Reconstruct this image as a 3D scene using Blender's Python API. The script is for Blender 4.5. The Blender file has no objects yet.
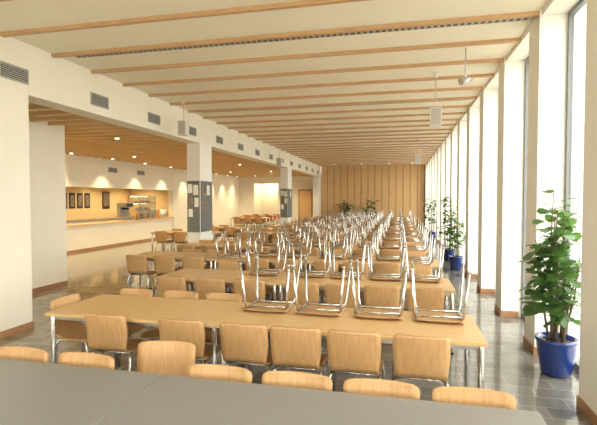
import bpy, math, random
from mathutils import Vector, Matrix
random.seed(7)
S = bpy.context.scene
COL = S.collection
try:
    S.view_settings.view_transform = 'Standard'
    S.view_settings.look = 'None'
    S.view_settings.exposure = 0.0
except Exception as e:
    print(e)

# ------------------------------------------------------------------ materials
def mat(name, col, rough=0.5, metal=0.0, noise=None, spec=0.5, coat=0.0, bump=0.0, translucent=0.0):
    m = bpy.data.materials.new(name); m.use_nodes = True
    nt = m.node_tree; b = nt.nodes['Principled BSDF']
    b.inputs['Base Color'].default_value = (*col, 1)
    b.inputs['Roughness'].default_value = rough
    b.inputs['Metallic'].default_value = metal
    b.inputs['Specular IOR Level'].default_value = spec
    b.inputs['Coat Weight'].default_value = coat
    if noise:
        scale, col2, vec = noise
        tc = nt.nodes.new('ShaderNodeTexCoord'); mp = nt.nodes.new('ShaderNodeMapping')
        mp.inputs['Scale'].default_value = vec
        nz = nt.nodes.new('ShaderNodeTexNoise'); nz.inputs['Scale'].default_value = scale
        nz.inputs['Detail'].default_value = 4
        rp = nt.nodes.new('ShaderNodeValToRGB')
        rp.color_ramp.elements[0].position = 0.3; rp.color_ramp.elements[1].position = 0.7
        rp.color_ramp.elements[0].color = (*col, 1); rp.color_ramp.elements[1].color = (*col2, 1)
        nt.links.new(tc.outputs['Object'], mp.inputs['Vector'])
        nt.links.new(mp.outputs['Vector'], nz.inputs['Vector'])
        nt.links.new(nz.outputs['Fac'], rp.inputs['Fac'])
        nt.links.new(rp.outputs['Color'], b.inputs['Base Color'])
        if bump:
            bp = nt.nodes.new('ShaderNodeBump'); bp.inputs['Strength'].default_value = bump
            bp.inputs['Distance'].default_value = 0.01
            nt.links.new(nz.outputs['Fac'], bp.inputs['Height']); nt.links.new(bp.outputs['Normal'], b.inputs['Normal'])
    if translucent:
        tr = nt.nodes.new('ShaderNodeBsdfTranslucent'); tr.inputs['Color'].default_value = (0.16, 0.32, 0.05, 1)
        mx = nt.nodes.new('ShaderNodeMixShader'); mx.inputs[0].default_value = translucent
        nt.links.new(b.outputs[0], mx.inputs[1]); nt.links.new(tr.outputs[0], mx.inputs[2])
        nt.links.new(mx.outputs[0], nt.nodes['Material Output'].inputs['Surface'])
    return m

def emis(name, col, st):
    m = bpy.data.materials.new(name); m.use_nodes = True
    b = m.node_tree.nodes['Principled BSDF']
    b.inputs['Base Color'].default_value = (*col, 1)
    b.inputs['Emission Color'].default_value = (*col, 1)
    b.inputs['Emission Strength'].default_value = st
    return m

M_wall = mat('plaster_cream', (0.82, 0.78, 0.65), 0.8, noise=(1.5, (0.85, 0.81, 0.68), (1, 1, 1)))
M_pier = mat('plaster_white', (0.83, 0.81, 0.73), 0.75, noise=(1.5, (0.86, 0.84, 0.76), (1, 1, 1)))
M_ceil = mat('ceiling_cream', (0.83, 0.77, 0.61), 0.85, noise=(0.8, (0.86, 0.80, 0.64), (1, 1, 1)))
M_slat = mat('slat_wood', (0.53, 0.31, 0.15), 0.5, noise=(3, (0.61, 0.39, 0.20), (1, 14, 14)))
M_slat2 = mat('slat_wood_dense', (0.66, 0.42, 0.19), 0.5, noise=(3, (0.74, 0.50, 0.25), (1, 14, 14)))
M_ply = mat('plywood_beech', (0.50, 0.29, 0.12), 0.42, noise=(5, (0.60, 0.37, 0.165), (12, 1, 1.5)), spec=0.4)
M_plyedge = mat('plywood_edge', (0.40, 0.23, 0.10), 0.5)
M_ply2 = mat('plywood_red', (0.45, 0.13, 0.04), 0.4, noise=(5, (0.52, 0.17, 0.06), (12, 1, 1.5)))
M_top = mat('tabletop_birch', (0.59, 0.38, 0.165), 0.3, noise=(4, (0.67, 0.45, 0.21), (1.2, 14, 1)), spec=0.4)
M_grey = mat('tabletop_grey', (0.235, 0.232, 0.212), 0.3, noise=(60, (0.255, 0.25, 0.23), (1, 1, 1)), spec=0.4)
M_chrome = mat('chrome_steel', (0.60, 0.59, 0.56), 0.16, 1.0)
M_alu = mat('aluminium_satin', (0.50, 0.49, 0.46), 0.35, 0.9)
M_black = mat('rubber_black', (0.02, 0.02, 0.02), 0.6)
M_dark = mat('vent_dark', (0.09, 0.085, 0.075), 0.6)
M_ventgrey = mat('vent_grille', (0.42, 0.41, 0.36), 0.5)
M_base = mat('skirting_wood', (0.33, 0.16, 0.07), 0.45, noise=(3, (0.40, 0.21, 0.10), (1, 1, 10)))
M_board = mat('notice_board_grey', (0.15, 0.155, 0.14), 0.7, noise=(40, (0.18, 0.185, 0.17), (1, 1, 1)))
M_paper = mat('paper_white', (0.8, 0.78, 0.7), 0.8)
M_paper2 = mat('print_dark', (0.09, 0.07, 0.05), 0.6, noise=(9, (0.32, 0.24, 0.16), (1, 1, 1)))
M_frame = mat('window_frame_grey', (0.17, 0.18, 0.18), 0.4)
M_wpanel = mat('panel_wood', (0.62, 0.39, 0.17), 0.5, noise=(3, (0.70, 0.47, 0.23), (12, 12, 1)))
M_groove = mat('panel_groove', (0.36, 0.20, 0.09), 0.6)
M_pot = mat('glazed_blue', (0.012, 0.035, 0.18), 0.12, coat=0.6)
M_soil = mat('soil', (0.05, 0.03, 0.02), 0.95)
M_leaf = mat('leaf_green', (0.04, 0.115, 0.035), 0.35, noise=(9, (0.13, 0.24, 0.07), (1, 1, 1)), translucent=0.3)
M_leafd = mat('leaf_dark', (0.025, 0.075, 0.02), 0.4, noise=(9, (0.05, 0.14, 0.03), (1, 1, 1)), translucent=0.15)
M_stem = mat('stem_brown', (0.13, 0.09, 0.04), 0.7)
M_treeleaf = mat('tree_foliage', (0.04, 0.07, 0.025), 0.6, noise=(2, (0.08, 0.125, 0.045), (1, 1, 1)))
M_bark = mat('bark', (0.06, 0.05, 0.04), 0.9)
M_grass = mat('pale_paving', (0.42, 0.40, 0.35), 0.9, noise=(3, (0.50, 0.48, 0.42), (1, 1, 1)))
M_white = mat('plastic_white', (0.72, 0.70, 0.64), 0.4)
M_spk = mat('speaker_cloth', (0.45, 0.43, 0.38), 0.7)
M_steel = mat('kitchen_steel', (0.5, 0.5, 0.48), 0.3, 0.8)
M_orange = mat('juice_orange', (0.7, 0.25, 0.03), 0.3)
M_red = mat('red_enamel', (0.5, 0.05, 0.03), 0.3)
M_lamp = emis('lamp_glow', (1.0, 0.86, 0.6), 5)
M_kwall = mat('kitchen_wall', (0.70, 0.52, 0.28), 0.7)
M_dglass = mat('display_glass', (0.75, 0.78, 0.74), 0.08)
M_dglass.node_tree.nodes['Principled BSDF'].inputs['Transmission Weight'].default_value = 0.9

# floor tiles
def floor_mat():
    m = bpy.data.materials.new('floor_stone_tiles'); m.use_nodes = True
    nt = m.node_tree; b = nt.nodes['Principled BSDF']; L = nt.links
    tc = nt.nodes.new('ShaderNodeTexCoord')
    br = nt.nodes.new('ShaderNodeTexBrick'); br.offset = 0.5
    br.inputs['Scale'].default_value = 1.0
    br.inputs['Brick Width'].default_value = 0.4; br.inputs['Row Height'].default_value = 0.2
    br.inputs['Mortar Size'].default_value = 0.006; br.inputs['Mortar Smooth'].default_value = 0.2
    br.inputs['Color1'].default_value = (0.165, 0.16, 0.138, 1); br.inputs['Color2'].default_value = (0.22, 0.21, 0.18, 1)
    br.inputs['Mortar'].default_value = (0.30, 0.28, 0.24, 1)
    nz = nt.nodes.new('ShaderNodeTexNoise'); nz.inputs['Scale'].default_value = 5; nz.inputs['Detail'].default_value = 6
    mx = nt.nodes.new('ShaderNodeMix'); mx.data_type = 'RGBA'; mx.blend_type = 'OVERLAY'; mx.inputs[0].default_value = 0.35
    L.new(tc.outputs['Object'], br.inputs['Vector']); L.new(tc.outputs['Object'], nz.inputs['Vector'])
    L.new(br.outputs['Color'], mx.inputs[6]); L.new(nz.outputs['Fac'], mx.inputs[7])
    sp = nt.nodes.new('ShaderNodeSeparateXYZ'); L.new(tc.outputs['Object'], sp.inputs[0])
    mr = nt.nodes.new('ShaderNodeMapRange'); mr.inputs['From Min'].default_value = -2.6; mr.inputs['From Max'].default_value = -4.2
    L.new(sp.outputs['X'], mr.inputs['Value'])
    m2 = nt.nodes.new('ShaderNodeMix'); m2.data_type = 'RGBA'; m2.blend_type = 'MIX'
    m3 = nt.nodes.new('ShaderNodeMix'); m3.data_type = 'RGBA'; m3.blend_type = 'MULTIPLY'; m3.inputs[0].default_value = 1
    L.new(mx.outputs[2], m3.inputs[6]); m3.inputs[7].default_value = (1.35, 1.2, 0.95, 1)  # warm reflections on the left side, painted into the tile colour
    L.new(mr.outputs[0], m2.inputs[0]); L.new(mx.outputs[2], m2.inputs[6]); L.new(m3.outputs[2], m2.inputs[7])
    L.new(m2.outputs[2], b.inputs['Base Color'])
    b.inputs['Roughness'].default_value = 0.09
    b.inputs['Specular IOR Level'].default_value = 0.85
    bp = nt.nodes.new('ShaderNodeBump'); bp.inputs['Strength'].default_value = 0.08; bp.inputs['Distance'].default_value = 0.003
    bp.invert = True
    L.new(br.outputs['Fac'], bp.inputs['Height']); L.new(bp.outputs['Normal'], b.inputs['Normal'])
    return m
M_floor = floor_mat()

def glass_mat():
    m = bpy.data.materials.new('window_glass'); m.use_nodes = True
    nt = m.node_tree; nt.nodes.remove(nt.nodes['Principled BSDF'])
    out = nt.nodes['Material Output']
    t = nt.nodes.new('ShaderNodeBsdfTransparent'); g = nt.nodes.new('ShaderNodeBsdfGlossy'); g.inputs['Roughness'].default_value = 0.0
    mx = nt.nodes.new('ShaderNodeMixShader'); mx.inputs[0].default_value = 0.06
    nt.links.new(t.outputs[0], mx.inputs[1]); nt.links.new(g.outputs[0], mx.inputs[2])
    nt.links.new(mx.outputs[0], out.inputs['Surface'])
    return m
M_glass = glass_mat()

# ------------------------------------------------------------------ mesh builder
class MB:
    def __init__(s): s.v=[]; s.f=[]; s.m=[]; s.s=[]; s.mats=[]
    def mi(s, mt):
        if mt not in s.mats: s.mats.append(mt)
        return s.mats.index(mt)
    def face(s, idx, mt, sm=False):
        s.f.append(idx); s.m.append(s.mi(mt)); s.s.append(sm)
    def box(s, x0,x1,y0,y1,z0,z1, mt):
        if x0>x1: x0,x1=x1,x0
        if y0>y1: y0,y1=y1,y0
        b=len(s.v)
        s.v += [(x0,y0,z0),(x1,y0,z0),(x1,y1,z0),(x0,y1,z0),(x0,y0,z1),(x1,y0,z1),(x1,y1,z1),(x0,y1,z1)]
        for q in ((3,2,1,0),(4,5,6,7),(0,1,5,4),(1,2,6,5),(2,3,7,6),(3,0,4,7)):
            s.face([b+i for i in q], mt)
    def tube(s, pts, r, mt, seg=10, cap=True):
        pts=[Vector(p) for p in pts]; rings=[]
        rr = r if isinstance(r,(list,tuple)) else [r]*len(pts)
        n=None
        for i,p in enumerate(pts):
            if i==0: d=(pts[1]-p)
            elif i==len(pts)-1: d=(p-pts[i-1])
            else: d=(pts[i+1]-p).normalized()+(p-pts[i-1]).normalized()
            d.normalize()
            if n is None:
                n = d.cross(Vector((0,0,1)))
                if n.length<1e-3: n=d.cross(Vector((0,1,0)))
                n.normalize()
            else:
                n=(n-d*n.dot(d)).normalized()
            bb=d.cross(n)
            b=len(s.v); rings.append(b)
            for k in range(seg):
                a=2*math.pi*k/seg
                s.v.append(tuple(p+(n*math.cos(a)+bb*math.sin(a))*rr[i]))
        for a,b in zip(rings[:-1],rings[1:]):
            for k in range(seg):
                k2=(k+1)%seg
                s.face([a+k,a+k2,b+k2,b+k], mt, True)
        if cap:
            s.face([rings[0]+k for k in range(seg)][::-1], mt); s.face([rings[-1]+k for k in range(seg)], mt)
    def lathe(s, prof, c, mt, seg=32):
        rings=[]
        for r,z in prof:
            b=len(s.v); rings.append(b)
            for k in range(seg):
                a=2*math.pi*k/seg
                s.v.append((c[0]+r*math.cos(a), c[1]+r*math.sin(a), c[2]+z))
        for a,b in zip(rings[:-1],rings[1:]):
            for k in range(seg):
                k2=(k+1)%seg
                s.face([a+k,a+k2,b+k2,b+k], mt, True)
        s.face([rings[0]+k for k in range(seg)][::-1], mt); s.face([rings[-1]+k for k in range(seg)], mt)
    def leaf(s, base, d, up, L, W, mt, fold=0.2, roundish=False):
        d=d.normalized(); side=d.cross(up)
        if side.length<1e-3: side=d.cross(Vector((1,0,0)))
        side.normalize(); nrm=side.cross(d).normalized()
        b=len(s.v)
        ts=[(0,0),(0.10,0.66),(0.45,1.0),(0.88,0.66),(1,0)] if roundish else [(0,0),(0.22,0.8),(0.5,1.0),(0.8,0.8),(1,0)]
        droop=lambda t:-0.18*L*t*t
        for t,w in ts:
            c=base+d*(L*t)+nrm*droop(t)
            if w==0: s.v.append(tuple(c))
            else:
                s.v.append(tuple(c-side*(W/2*w)+nrm*(fold*W/2*w)))
                s.v.append(tuple(c))
                s.v.append(tuple(c+side*(W/2*w)+nrm*(fold*W/2*w)))
        for q in ((0,2,1),(0,3,2),(1,2,5,4),(2,3,6,5),(4,5,8,7),(5,6,9,8),(7,8,10),(8,9,10)):
            s.face([b+i for i in q], mt, True)
    def mesh(s, name):
        me=bpy.data.meshes.new(name); me.from_pydata(s.v,[],s.f)
        for mt in s.mats: me.materials.append(mt)
        for p,mi,sm in zip(me.polygons,s.m,s.s): p.material_index=mi; p.use_smooth=sm
        me.update(); return me
    def obj(s, name, loc=(0,0,0), rot=(0,0,0)):
        o=bpy.data.objects.new(name, s.mesh(name)); o.location=loc; o.rotation_euler=rot
        COL.objects.link(o); return o
def inst(name, me, loc, rot=(0,0,0)):
    o=bpy.data.objects.new(name, me); o.location=loc; o.rotation_euler=rot; COL.objects.link(o); return o
def bevel(o, w, seg=2):
    b=o.modifiers.new('bevel','BEVEL'); b.width=w; b.segments=seg; b.limit_method='ANGLE'

XR=1.485; XG=1.76; XO=1.95; XL=-4.85; H=3.82; YE=27.3; YB=-3.0; LZ=3.14
# ------------------------------------------------------------------ shell
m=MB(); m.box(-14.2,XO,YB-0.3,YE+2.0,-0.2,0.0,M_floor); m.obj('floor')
m=MB(); m.box(XL-0.35,XO,YB-0.3,YE+0.3,H,H+0.3,M_ceil); m.obj('ceiling')
m=MB(); m.box(-14.2,XL-0.35,YB-0.3,YE+2.0,LZ+0.12,LZ+0.4,M_ceil); m.obj('ceiling_serving_area')
m=MB(); m.box(-120,160,-120,160,-0.6,-0.25,M_grass); m.obj('ground')

# right wall piers + header
m=MB(); piers=[]
j=-5
while True:
    y0=5.34+1.65*j; j+=1
    if y0>YE-0.3: break
    y1=y0+0.4
    piers.append((y0,y1)); m.box(XR,XO,y0,y1,0,H,M_pier)
m.box(XR,XO,YE-0.12,YE+0.3,0,H,M_pier)
m.box(XR+0.02,XO,YB-0.3,YE,3.76,H,M_pier)
m.obj('wall_right')
m=MB()
for y0,y1 in piers:
    m.box(XR-0.012,XR,y0-0.012,y1+0.012,0,0.09,M_base)
    m.box(XR,XG-0.04,y0-0.012,y0,0,0.09,M_base); m.box(XR,XG-0.04,y1,y1+0.012,0,0.09,M_base)
m.obj('baseboard_right')
wi=1
for (a0,a1),(b0,b1) in zip(piers[:-1],piers[1:]):
    m=MB(); y0,y1=a1+0.001,b0-0.001; z0,z1=0.0,3.76; t=0.045
    m.box(XG,XG+0.05,y0,y0+t,z0,z1,M_frame); m.box(XG,XG+0.05,y1-t,y1,z0,z1,M_frame)
    m.box(XG,XG+0.05,y0+t,y1-t,z0,z0+0.08,M_frame); m.box(XG,XG+0.05,y0+t,y1-t,z1-t,z1,M_frame)
    m.box(XG+0.03,XG+0.036,y0+t,y1-t,z0+0.08,z1-t,M_glass)
    m.obj('window_%d'%wi); wi+=1

# back wall behind camera (window wall)
m=MB()
m.box(XL-0.35,XO,YB-0.3,YB,0,0.5,M_wall); m.box(XL-0.35,XO,YB-0.3,YB,3.5,H,M_wall)
m.box(XL-0.35,XL+0.3,YB-0.3,YB,0.5,3.5,M_wall); m.box(1.2,XO,YB-0.3,YB,0.5,3.5,M_wall)
m.box(-14.2,XL-0.35,YB-0.3,YB,0,LZ+0.2,M_wall)
m.obj('wall_back')
m=MB()
for x in (XL+0.3,-3.1,-1.7,-0.25,1.15): m.box(x,x+0.05,YB-0.2,YB-0.12,0.5,3.5,M_frame)
m.box(XL+0.3,1.2,YB-0.2,YB-0.12,0.5,0.56,M_frame); m.box(XL+0.3,1.2,YB-0.2,YB-0.12,3.44,3.5,M_frame)
m.box(XL+0.3,1.2,YB-0.17,YB-0.165,0.5,3.5,M_glass)
m.obj('window_%d'%wi); wi+=1

# left bulkhead + near wall + columns
m=MB()
m.box(XL-0.35,XL,YB,YE,LZ,H,M_wall)
m.box(XL-0.35,XL,YB,4.94,0,LZ,M_wall)
m.obj('wall_left')
m=MB(); m.box(-6.95,-6.6,3.0,7.6,0,LZ+0.12,M_wall); m.box(-10.3,-6.95,7.3,7.6,0,LZ+0.12,M_wall)
m.box(-6.6,XL-0.35,3.0,3.2,0,LZ+0.12,M_wall)
m.obj('wall_left_serving_entrance')
m=MB()
m.box(XL,XL+0.012,YB,4.94,0,0.09,M_base); m.box(XL-0.35,XL+0.012,4.94,4.952,0,0.09,M_base)
m.box(-6.6,-6.588,3.2,7.6,0,0.09,M_base)
m.obj('baseboard_left')
def column(y0,y1,board):
    m=MB(); m.box(XL-0.35,XL,y0,y1,0,LZ,M_pier)
    m.box(XL-0.36,XL+0.01,y0-0.01,y1+0.01,0,0.09,M_base)
    m.obj('column')
    if board:
        m=MB()
        m.box(XL+0.001,XL+0.025,y0+0.03,y1-0.03,0.92,2.2,M_board)
        m.box(XL-0.34,XL-0.01,y0-0.026,y0-0.001,0.92,2.2,M_board)
        for (a,b,z0,z1,mt) in ((0.02,0.14,1.9,2.12,M_paper),(0.17,0.3,1.85,2.1,M_paper),(0.05,0.16,1.6,1.8,M_paper2),(0.2,0.31,1.55,1.78,M_paper),(0.04,0.15,1.3,1.5,M_paper)):
            m.box(XL-0.34+a,XL-0.34+b,y0-0.03,y0-0.026,z0,z1,mt)
        for (a,b,z0,z1,mt) in ((0.08,0.26,1.8,2.1,M_paper2),(0.34,0.5,1.85,2.1,M_paper),(0.1,0.3,1.4,1.68,M_paper2)):
            m.box(XL+0.025,XL+0.029,y0+a,y0+b,z0,z1,mt)
        m.obj('notice_board')
column(10.1,10.8,True); column(18.9,19.6,True); column(26.5,27.28,False)

# serving side walls
XC=-10.3
m=MB(); m.box(XC-0.25,XC,7.6,18.6,2.15,LZ+0.12,M_wall); m.obj('wall_serving_upper')
m=MB(); m.box(XC-0.25,XC,18.62,YE,0,LZ+0.12,M_wall); m.obj('wall_serving')
m=MB(); m.box(XC-0.25,XC,7.6,9.48,0,2.149,M_wall); m.obj('wall_serving_entrance')
m=MB(); m.box(-13.5,-13.25,7.3,19.8,0,LZ+0.12,M_kwall); m.box(-13.25,XC-0.25,19.6,19.8,0,LZ+0.12,M_kwall); m.box(-13.25,XC,7.3,7.6,0,LZ+0.12,M_kwall)
m.obj('wall_kitchen')
m=MB(); m.box(-13.25,XC-0.25,7.6,19.6,2.7,2.78,M_ceil); m.obj('ceiling_kitchen')
m=MB(); 
m.box(XC-0.25,-9.3,YE,YE+0.25,0,LZ+0.12,M_wall); m.box(-7.65,XL,YE,YE+0.25,0,LZ+0.12,M_wall)
m.box(-9.3,-7.65,YE,YE+0.25,2.75,LZ+0.12,M_wall)
m.box(-9.4,-9.3,YE+0.25,YE+1.6,0,2.9,M_wall); m.box(-7.65,-7.55,YE+0.25,YE+1.6,0,2.9,M_wall)
m.box(-9.3,-7.65,YE+1.5,YE+1.6,0,2.9,M_wall); m.box(-9.4,-7.55,YE+0.25,YE+1.6,2.8,2.9,M_wall)
m.obj('wall_end_serving')
m=MB(); m.box(-6.3,-5.38,YE-0.05,YE-0.001,0,2.35,M_base); m.box(-6.22,-5.46,YE-0.065,YE-0.05,0.02,2.27,M_wpanel)
m.tube([(-5.55,YE-0.10,1.0),(-5.55,YE-0.10,1.25)],0.012,M_alu); m.box(-5.56,-5.54,YE-0.1,YE-0.06,1.02,1.04,M_alu); m.box(-5.56,-5.54,YE-0.1,YE-0.06,1.21,1.23,M_alu)
m.obj('door_1')
# end wall in wood boards
m=MB(); m.box(XL,XO,YE+0.03,YE+0.3,0,H,M_groove)
x=XL
while x<XR-0.01:
    x1=min(x+0.42,XR); m.box(x+0.02,x1-0.02,YE,YE+0.03,0,H,M_wpanel); x+=0.42
m.obj('wall_end')

# ceiling slats, main hall
m=MB(); yy=[]
y=5.38-0.825*10
while y<YE-0.1:
    if y>YB: 
        m.box(XL,XR+0.02,y-0.028,y+0.028,H-0.045,H,M_slat); yy.append(y)
    y+=0.825
m.obj('trim_1')
m=MB()
i0=yy.index(min(yy,key=lambda t:abs(t-5.38)))
for i,y in enumerate(yy):
    if (i-i0)%5==0:
        m.box(XL+0.3,XR-0.02,y+0.032,y+0.135,H-0.035,H,M_ventgrey)
        x=XL+0.35
        while x<XR-0.1:
            m.box(x,x+0.045,y+0.05,y+0.117,H-0.037,H-0.0345,M_dark); x+=0.075
m.obj('ceiling_air_slot')
m=MB(); y=3.3
while y<YE:
    m.box(XC,XL-0.35,y,y+0.10,LZ+0.03,LZ+0.12,M_slat2); y+=0.43
m.obj('trim_2')

# bulkhead vents
y=4.72-1.65*3; 
while y<YE-0.5:
    m=MB(); w=0.22; z0=3.27; z1=3.47
    m.box(XL+0.001,XL+0.015,y-w,y+w,z0,z1,M_ventgrey)
    m.box(XL+0.015,XL+0.018,y-w+0.02,y+w-0.02,z0+0.02,z1-0.02,M_dark)
    for q in range(6):
        zz=z0+0.03+q*0.026; m.box(XL+0.016,XL+0.028,y-w+0.02,y+w-0.02,zz,zz+0.009,M_ventgrey)
    m.obj('air_vent'); y+=1.65
for y in (14.2,16.0):
    m=MB(); m.box(XC+0.001,XC+0.02,y-0.25,y+0.25,2.72,2.9,M_ventgrey)
    for q in range(5): m.box(XC+0.02,XC+0.023,y-0.23,y+0.23,2.74+q*0.03,2.755+q*0.03,M_dark)
    m.obj('air_vent')

# ------------------------------------------------------------------ chair
def chair_mesh(name, ply):
    m=MB()
    prof=[(0.225,0.418),(0.215,0.432),(0.19,0.440),(0.12,0.443),(0.04,0.441),(-0.04,0.439),(-0.10,0.438),(-0.145,0.442),(-0.172,0.456),(-0.188,0.475),(-0.197,0.50),(-0.205,0.54),(-0.213,0.59),(-0.222,0.65),(-0.232,0.70),(-0.240,0.745),(-0.244,0.765),(-0.247,0.78)]
    P=[Vector((0,a,b)) for a,b in prof]; Ls=[0]
    for a,b in zip(P[:-1],P[1:]): Ls.append(Ls[-1]+(b-a).length)
    T=Ls[-1]; th=0.011; NT=10
    def hw(s):
        f=s/T
        w=0.200-0.020*math.exp(-((f-0.56)/0.13)**2)
        r=0.035
        for dd in (s,T-s):
            if dd<r: w-= r-math.sqrt(max(0,r*r-(r-dd)**2))
        return w
    grid=[[],[]]
    for i,p in enumerate(P):
        d=(P[min(i+1,len(P)-1)]-P[max(i-1,0)]).normalized(); n=Vector((0,-d.z,d.y))*-1
        if i>0 and n.z>0 and p.y>-0.1: n=-n
        if p.z>0.47 and n.y>0: n=-n
        w=hw(Ls[i]); bf=max(0,min(1,(p.z-0.46)/0.15))
        for side in (0,1):
            row=[]
            for k in range(NT+1):
                t=-1+2*k/NT
                q=Vector((w*t, p.y+bf*0.028*t*t, p.z+ (1-bf)*0.006*t*t*(-1)))
                q+= n*th*side
                row.append(len(m.v)); m.v.append(tuple(q))
            grid[side].append(row)
    n=len(P)
    for side in (0,1):
        g=grid[side]
        for i in range(n-1):
            for k in range(NT):
                q=[g[i][k],g[i+1][k],g[i+1][k+1],g[i][k+1]]
                m.face(q if side else q[::-1], ply, True)
    a,b=grid
    for i in range(n-1):
        m.face([a[i][0],a[i+1][0],b[i+1][0],b[i][0]],M_plyedge); m.face([a[i][NT],b[i][NT],b[i+1][NT],a[i+1][NT]],M_plyedge)
    for k in range(NT):
        m.face([a[0][k],b[0][k],b[0][k+1],a[0][k+1]],M_plyedge); m.face([a[n-1][k],a[n-1][k+1],b[n-1][k+1],b[n-1][k]],M_plyedge)
    r=0.0115
    for sx in (-1,1):
        m.tube([(sx*0.225,0.215,0.012),(sx*0.196,0.178,0.36),(sx*0.188,0.165,0.405),(sx*0.182,0.14,0.418),(sx*0.178,0.0,0.418),(sx*0.178,-0.12,0.415),(sx*0.186,-0.145,0.40),(sx*0.195,-0.158,0.36),(sx*0.222,-0.235,0.012)],r,M_chrome,8)
        for yy_ in (0.216,-0.2355):
            m.tube([(sx*0.2255,yy_,0.0),(sx*0.225,yy_,0.025)],0.0135,M_alu,8)
    m.tube([(-0.178,0.11,0.412),(0.178,0.11,0.412)],r*0.9,M_chrome,8)
    m.tube([(-0.178,-0.09,0.412),(0.178,-0.09,0.412)],r*0.9,M_chrome,8)
    return m.mesh(name)
CH=chair_mesh('dining_chair',M_ply); CHR=chair_mesh('cafe_chair',M_ply2)
def chair_stand(x,y,rz=0):
    inst('dining_chair',CH,(x,y,0),(0,0,rz))
ZT=0.73
def chair_inv(x,y,far=True,dr=0):
    inst('dining_chair',CH,(x,y,ZT+0.446),(math.pi,0,(0 if far else math.pi)+dr))

# ------------------------------------------------------------------ tables
def table_mesh(L,D,top,name):
    m=MB(); ins=0.035
    m.box(-L/2,L/2,0,D,ZT-0.028,ZT,top)
    m.box(-L/2+0.05,L/2-0.05,0.07,0.10,ZT-0.075,ZT-0.028,M_alu); m.box(-L/2+0.05,L/2-0.05,D-0.10,D-0.07,ZT-0.075,ZT-0.028,M_alu)
    for sx in (-1,1):
        X=sx*(L/2-ins)
        m.box(X-0.015,X+0.015,0.07,D-0.07,ZT-0.075,ZT-0.028,M_alu)
        for y in (0.07,D-0.07):
            m.tube([(X,y,0.0),(X,y,ZT-0.028)],0.021,M_chrome,14)
            m.tube([(X,y,0.0),(X,y,0.025)],0.025,M_black,14)
    return m.mesh(name)
D=0.8
TB=table_mesh(2.064,D,M_top,'dining_table'); TS=table_mesh(1.644,D,M_top,'dining_table_short'); TG=table_mesh(1.994,D,M_grey,'dining_table_grey')
def tab(me,x,y,nm='dining_table'):
    o=inst(nm,me,(x,y,0)); bevel(o,0.004); return o
XE=0.62
tab(TG,XE-1.0+0.04,1.48); tab(TG,XE-3.0+0.04,1.48); 
for x in (0.37,-0.09,-0.55,-1.01,-1.90,-2.38): chair_stand(x,2.12,math.pi)
chair_stand(-1.50,2.45,math.pi+0.15)

rows=[3.28+1.8*i for i in range(12)]
for ri,y0 in enumerate(rows):
    cut = ri in (4,9)
    tab(TB,XE-1.035,y0); tab(TS,-2.275,y0)
    if ri>=2 and not cut: tab(TS,-3.925,y0)
    XR4=(0.29,-0.18,-0.65,-1.12); XL3=(-1.76,-2.275,-2.79)
    if ri==0:
        for x in (0.16,-0.32,-0.77,-1.18,-1.72,-2.42): chair_stand(x,y0+0.15,random.uniform(-.03,.03))
        for x in (0.33,-0.17,-0.68,-1.17): chair_inv(x,y0+D-0.15,True,random.uniform(-.04,.04))
        for x in (-1.76,-2.24,-2.76): chair_stand(x,y0+D-0.12,math.pi+random.uniform(-.04,.04))
        chair_stand(-3.0,y0+0.40,-math.pi/2)
    else:
        for x in XR4+XL3:
            jx=random.uniform(-.015,.015)
            if not (ri==1 and x<-2): chair_inv(x+jx,y0+D-0.15,True,random.uniform(-.04,.04))
            if ri>=2 and random.random()<0.4:
                chair_inv(x-jx,y0+0.15,False,random.uniform(-.04,.04))
            else:
                chair_stand(x-jx,y0+0.13+random.uniform(-.04,.02),random.uniform(-.03,.03))
        if ri>=2 and not cut:
            for x in (-3.41,-3.925,-4.44):
                if random.random()<0.9: chair_stand(x,y0+0.12+random.uniform(-.05,.02),random.uniform(-.03,.03))
                if random.random()<0.6: chair_stand(x,y0+D-0.12,math.pi)
for (x,y) in ((-6.4,12.0),(-6.4,14.4),(-8.0,22.5)):
    tab(TB,x,y)
    for dx in (-0.6,0,0.6):
        chair_stand(x+dx,y+0.12,0); chair_stand(x+dx,y+D-0.12,math.pi)
for x in (-9.0,-8.3,-7.6):
    inst('cafe_chair',CHR,(x,25.2,0),(0,0,0.1)); inst('cafe_chair',CHR,(x,26.5,0),(0,0,math.pi))
TR=table_mesh(2.2,D,M_ply2,'cafe_table'); tab(TR,-8.3,25.45,'cafe_table')

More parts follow.
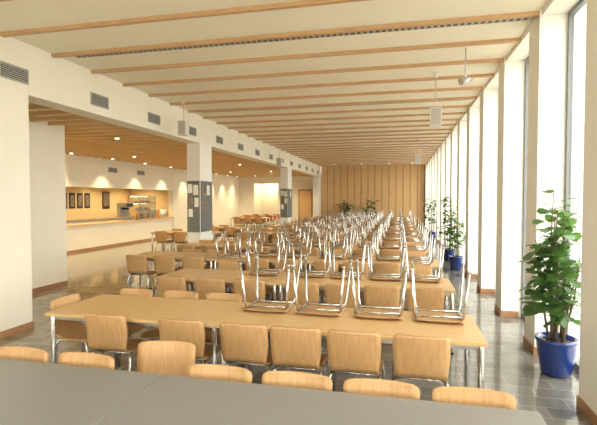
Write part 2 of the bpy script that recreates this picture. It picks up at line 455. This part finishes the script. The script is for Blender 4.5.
# ------------------------------------------------------------------ plants
def plant(x,y,h,spread,leafL,n,potr,poth,leafm,name='potted_plant',zlow=0.5,xlim=None,wr=0.68,ns=None,roundish=False):
    m=MB()
    m.lathe([(potr*0.66,0),(potr*0.74,0.02),(potr*0.92,poth*0.55),(potr*0.97,poth*0.85),(potr*1.0,poth*0.90),(potr*1.04,poth*0.92),(potr*1.04,poth),(potr*0.92,poth),(potr*0.9,poth*0.9)],(0,0,0),M_pot,36)
    m.lathe([(potr*0.9,poth*0.88),(potr*0.5,poth*0.93),(0.01,poth*0.94)],(0,0,0),M_soil,20)
    stems=[]
    ns=ns or max(4,n//45)
    for i in range(ns):
        a=2*math.pi*(i+random.uniform(-.3,.3))/ns; hh=h*random.uniform(0.62,1.0); r=spread*random.uniform(0.1,0.85)
        pts=[]
        for t in (0,0.25,0.5,0.75,1):
            rr=potr*0.35+(r-potr*0.35)*t
            px=math.cos(a)*rr+random.uniform(-.02,.02); py=math.sin(a)*rr+random.uniform(-.02,.02)
            if xlim is not None: px=min(px,xlim-0.06)
            pts.append(Vector((px,py,poth*0.85+(hh-poth*0.85)*t)))
        m.tube(pts,[0.013,0.011,0.009,0.007,0.004],M_stem,6); stems.append(pts)
    for i in range(n):
        pts=random.choice(stems); t=random.uniform(zlow*0.55,1.0)*4; k=min(3,int(t)); p=pts[k].lerp(pts[k+1],t-k)
        a=random.uniform(0,2*math.pi); el=random.uniform(-0.35,0.7)
        d=Vector((math.cos(a)*math.cos(el),math.sin(a)*math.cos(el),math.sin(el)))
        pl=leafL*random.uniform(0.4,1.3)
        q=p+d*pl
        L=leafL*random.uniform(0.65,1.2)
        e=q+d*L
        if xlim is not None and (q.x>xlim or e.x>xlim):
            d.x=-abs(d.x); q=p+d*pl
        m.tube([p,q],0.0025,M_leaf,4,False)
        m.leaf(q,d+Vector((0,0,random.uniform(-0.6,0.1))),Vector((random.uniform(-.4,.4),random.uniform(-.4,.4),1)),L,L*wr,leafm,roundish=roundish)
    return m.obj(name,(x,y,0))
plant(1.535,4.80,1.86,0.33,0.125,300,0.185,0.37,M_leaf,xlim=0.20,zlow=0.38,wr=0.95,ns=10,roundish=True)
plant(1.36,11.35,1.75,0.25,0.13,110,0.17,0.34,M_leaf,xlim=0.36)
plant(1.36,13.0,1.95,0.3,0.14,120,0.17,0.34,M_leafd,xlim=0.36)
plant(1.36,19.6,2.0,0.3,0.15,100,0.18,0.34,M_leafd,xlim=0.36)
plant(-3.3,26.7,2.1,0.4,0.2,120,0.2,0.4,M_leafd)
plant(-1.7,26.7,1.7,0.5,0.2,140,0.2,0.4,M_leafd)

# ------------------------------------------------------------------ speakers etc
def speaker(x,y,z):
    m=MB(); m.box(x-0.09,x+0.09,y-0.08,y+0.08,z-0.15,z+0.15,M_white)
    m.box(x-0.078,x+0.078,y-0.084,y-0.08,z-0.138,z+0.138,M_spk)
    m.tube([(x,y,z+0.15),(x,y,H)],0.008,M_alu,8); m.tube([(x,y,H-0.07),(x,y,H-0.001)],0.03,M_white,12)
    o=m.obj('hanging_speaker'); bevel(o,0.006)
speaker(0.57,7.6,3.1); speaker(-4.45,8.5,3.24); speaker(0.6,15.5,3.1); speaker(-4.3,15.5,3.1)
m=MB(); m.tube([(0.87,6.45,H-0.001),(0.87,6.45,3.45)],0.008,M_alu,8); m.tube([(0.80,6.40,3.36),(0.95,6.5,3.42)],[0.05,0.035],M_steel,14); m.tube([(0.87,6.45,3.38),(0.87,6.45,3.46)],0.02,M_white,10)
m.obj('ceiling_spotlight')

# ------------------------------------------------------------------ serving counter & kitchen
m=MB()
m.box(XC-0.55,XC-0.02,9.5,18.55,0,0.86,M_wall); m.box(XC-0.6,XC+0.06,9.5,18.6,0.86,0.91,M_wpanel)
m.box(XC-0.02,XC-0.008,9.5,18.55,0,0.08,M_base)
m.obj('serving_counter')
def cbox(name,parts):
    m=MB()
    for p in parts: m.box(*p)
    return m.obj(name)
zc=0.911
cbox('coffee_machine',[(-10.85,-10.45,15.2,15.7,zc,zc+0.12,M_steel),(-10.85,-10.7,15.2,15.7,zc+0.12,zc+0.5,M_steel),(-10.85,-10.45,15.2,15.7,zc+0.5,zc+0.68,M_steel),(-10.7,-10.55,15.3,15.35,zc+0.42,zc+0.5,M_black),(-10.7,-10.55,15.5,15.55,zc+0.42,zc+0.5,M_black),(-10.449,-10.44,15.25,15.65,zc+0.53,zc+0.65,M_black)])
m=MB()
for (x,y) in ((-10.86,15.95),(-10.40,15.95),(-10.86,17.2),(-10.40,17.2)): m.box(x,x+0.03,y,y+0.03,zc,zc+0.98,M_steel)
for z in (0.0,0.33,0.65,0.95): m.box(-10.86,-10.37,15.95,17.23,zc+z,zc+z+0.03,M_steel)
m.box(-10.372,-10.366,15.99,17.19,zc+0.03,zc+0.95,M_dglass)
m.box(-10.8,-10.72,16.0,17.18,zc+0.93,zc+0.95,M_lamp); m.box(-10.8,-10.72,16.0,17.18,zc+0.63,zc+0.65,M_lamp)
for q in range(7):
    y=16.08+q*0.16
    m.lathe([(0.045,0),(0.05,0.02),(0.05,0.14),(0.02,0.2),(0.02,0.24)],(-10.55,y,zc+0.03),[M_orange,M_white,M_red][q%3],14)
    m.lathe([(0.05,0),(0.06,0.02),(0.06,0.12)],(-10.6,y,zc+0.36),[M_white,M_orange,M_ply][q%3],14)
    m.lathe([(0.07,0),(0.07,0.05),(0.05,0.09)],(-10.6,y,zc+0.68),[M_ply,M_white,M_orange][q%3],14)
m.obj('food_display_case')
m=MB()
for q in range(4): m.lathe([(0.08,0),(0.11,0.03),(0.11,0.28),(0.06,0.36),(0.02,0.38)],(-10.6,17.5+q*0.27,zc),[M_steel,M_orange,M_white,M_steel][q],18)
m.obj('drink_dispenser')
for y in (15.15,15.6,16.05,16.5):
    cbox('framed_picture',[(-13.249,-13.23,y-0.17,y+0.17,1.35,2.0,M_black),(-13.23,-13.225,y-0.11,y+0.11,1.44,1.91,M_paper2)])
cbox('menu_poster',[(-13.249,-13.235,17.5,18.0,1.3,2.1,M_black),(-13.235,-13.23,17.56,17.94,1.42,2.04,M_paper2)])
cbox('kitchen_cabinet',[(-13.24,-12.6,10.0,19.0,0,0.85,M_white),(-13.24,-12.55,10.0,19.0,0.85,0.9,M_steel)])

# ------------------------------------------------------------------ exterior trees
def tree_mesh():
    m=MB()
    m.tube([(0,0,-0.3),(0.05,0,1.5),(0,0.1,3.5),(0.1,0,6)],[0.16,0.13,0.10,0.05],M_bark,10)
    for i in range(9):
        a=i*2.4; z=2.0+i*0.5
        m.tube([(0,0,z),(math.cos(a)*1.0,math.sin(a)*1.0,z+0.6),(math.cos(a)*1.9,math.sin(a)*1.9,z+0.9)],[0.05,0.035,0.015],M_bark,6)
    for i in range(2100):
        th=random.uniform(0,2*math.pi); ph=random.uniform(-1,1); r=random.uniform(0.2,1)**0.5
        c=Vector((math.cos(th)*math.sqrt(1-ph*ph)*2.0*r,math.sin(th)*math.sqrt(1-ph*ph)*2.0*r,4.8+ph*2.8*r))
        d=Vector((random.uniform(-1,1),random.uniform(-1,1),random.uniform(-.6,.4)))
        m.leaf(c,d,Vector((0,0,1)),0.26,0.18,M_treeleaf)
    return m.mesh('tree')
TM=tree_mesh()
for (x,y,s) in ((5.95,15.5,0.85),(16,34,1.0),(26,60,1.2)):
    o=inst('tree',TM,(x,y,-0.25),(0,0,random.uniform(0,6))); o.scale=(s,s,s)

# ------------------------------------------------------------------ lights
def portal(loc,rot,sx,sy):
    l=bpy.data.lights.new('window_portal','AREA'); l.shape='RECTANGLE'; l.size=sx; l.size_y=sy; l.cycles.is_portal=True
    o=bpy.data.objects.new('window_portal',l); o.location=loc; o.rotation_euler=rot; COL.objects.link(o)
portal((XO+0.05,12,1.9),(0,math.radians(90),0),3.8,31)
portal((-1.7,YB-0.35,2.0),(math.radians(90),0,math.pi),6.0,3.0)
def spot(x,y,z,e,ang=100,col=(1,0.78,0.46),blend=0.7,disc=True):
    l=bpy.data.lights.new('downlight','SPOT'); l.energy=e; l.spot_size=math.radians(ang); l.spot_blend=blend; l.color=col; l.shadow_soft_size=0.04
    o=bpy.data.objects.new('downlight',l); o.location=(x,y,z); COL.objects.link(o)
    if disc:
        m=MB(); m.lathe([(0.07,0),(0.07,0.02),(0.05,0.025)],(x,y,z+0.015),M_white,18); m.lathe([(0.045,0),(0.045,0.012)],(x,y,z+0.002),M_lamp,16); m.obj('ceiling_downlight')
for y in (19.6,21.2,22.8,24.4,26.0): spot(-9.95,y,LZ+0.0,300,75)
for y in (9.6,11.6,13.6,15.6,17.6): spot(-9.85,y,LZ,270,85)
for x in (-8.6,-6.4):
    for y in (9.0,13.0,17.0,21.5,25.5): spot(x,y,LZ,290,140)
spot(-5.9,5.9,LZ,50,90)
for y in (11.5,14,16.5,18.6): spot(-12.2,y,2.66,300,140)
for x in (-3.8,-2.2,-0.6,0.7): spot(x,26.0,H-0.03,140,95)  # wash lamps added to brighten the end wall, not known fittings
l=bpy.data.lights.new('alcove_lamp','POINT'); l.energy=45; l.color=(1,0.85,0.55); l.shadow_soft_size=0.08
o=bpy.data.objects.new('alcove_lamp',l); o.location=(-8.5,YE+0.9,2.6); COL.objects.link(o)

w=bpy.data.worlds.new('world'); S.world=w; w.use_nodes=True
bg=w.node_tree.nodes['Background']; bg.inputs['Color'].default_value=(1.0,0.985,0.93,1); bg.inputs['Strength'].default_value=7.7

# ------------------------------------------------------------------ camera
c=bpy.data.cameras.new('camera'); c.sensor_width=36; c.lens=438/597*36; c.clip_start=0.05; c.clip_end=500
o=bpy.data.objects.new('camera',c); o.location=(0,0,1.75); o.rotation_euler=(math.radians(90-1.77),0,math.radians(13)); COL.objects.link(o)
S.camera=o
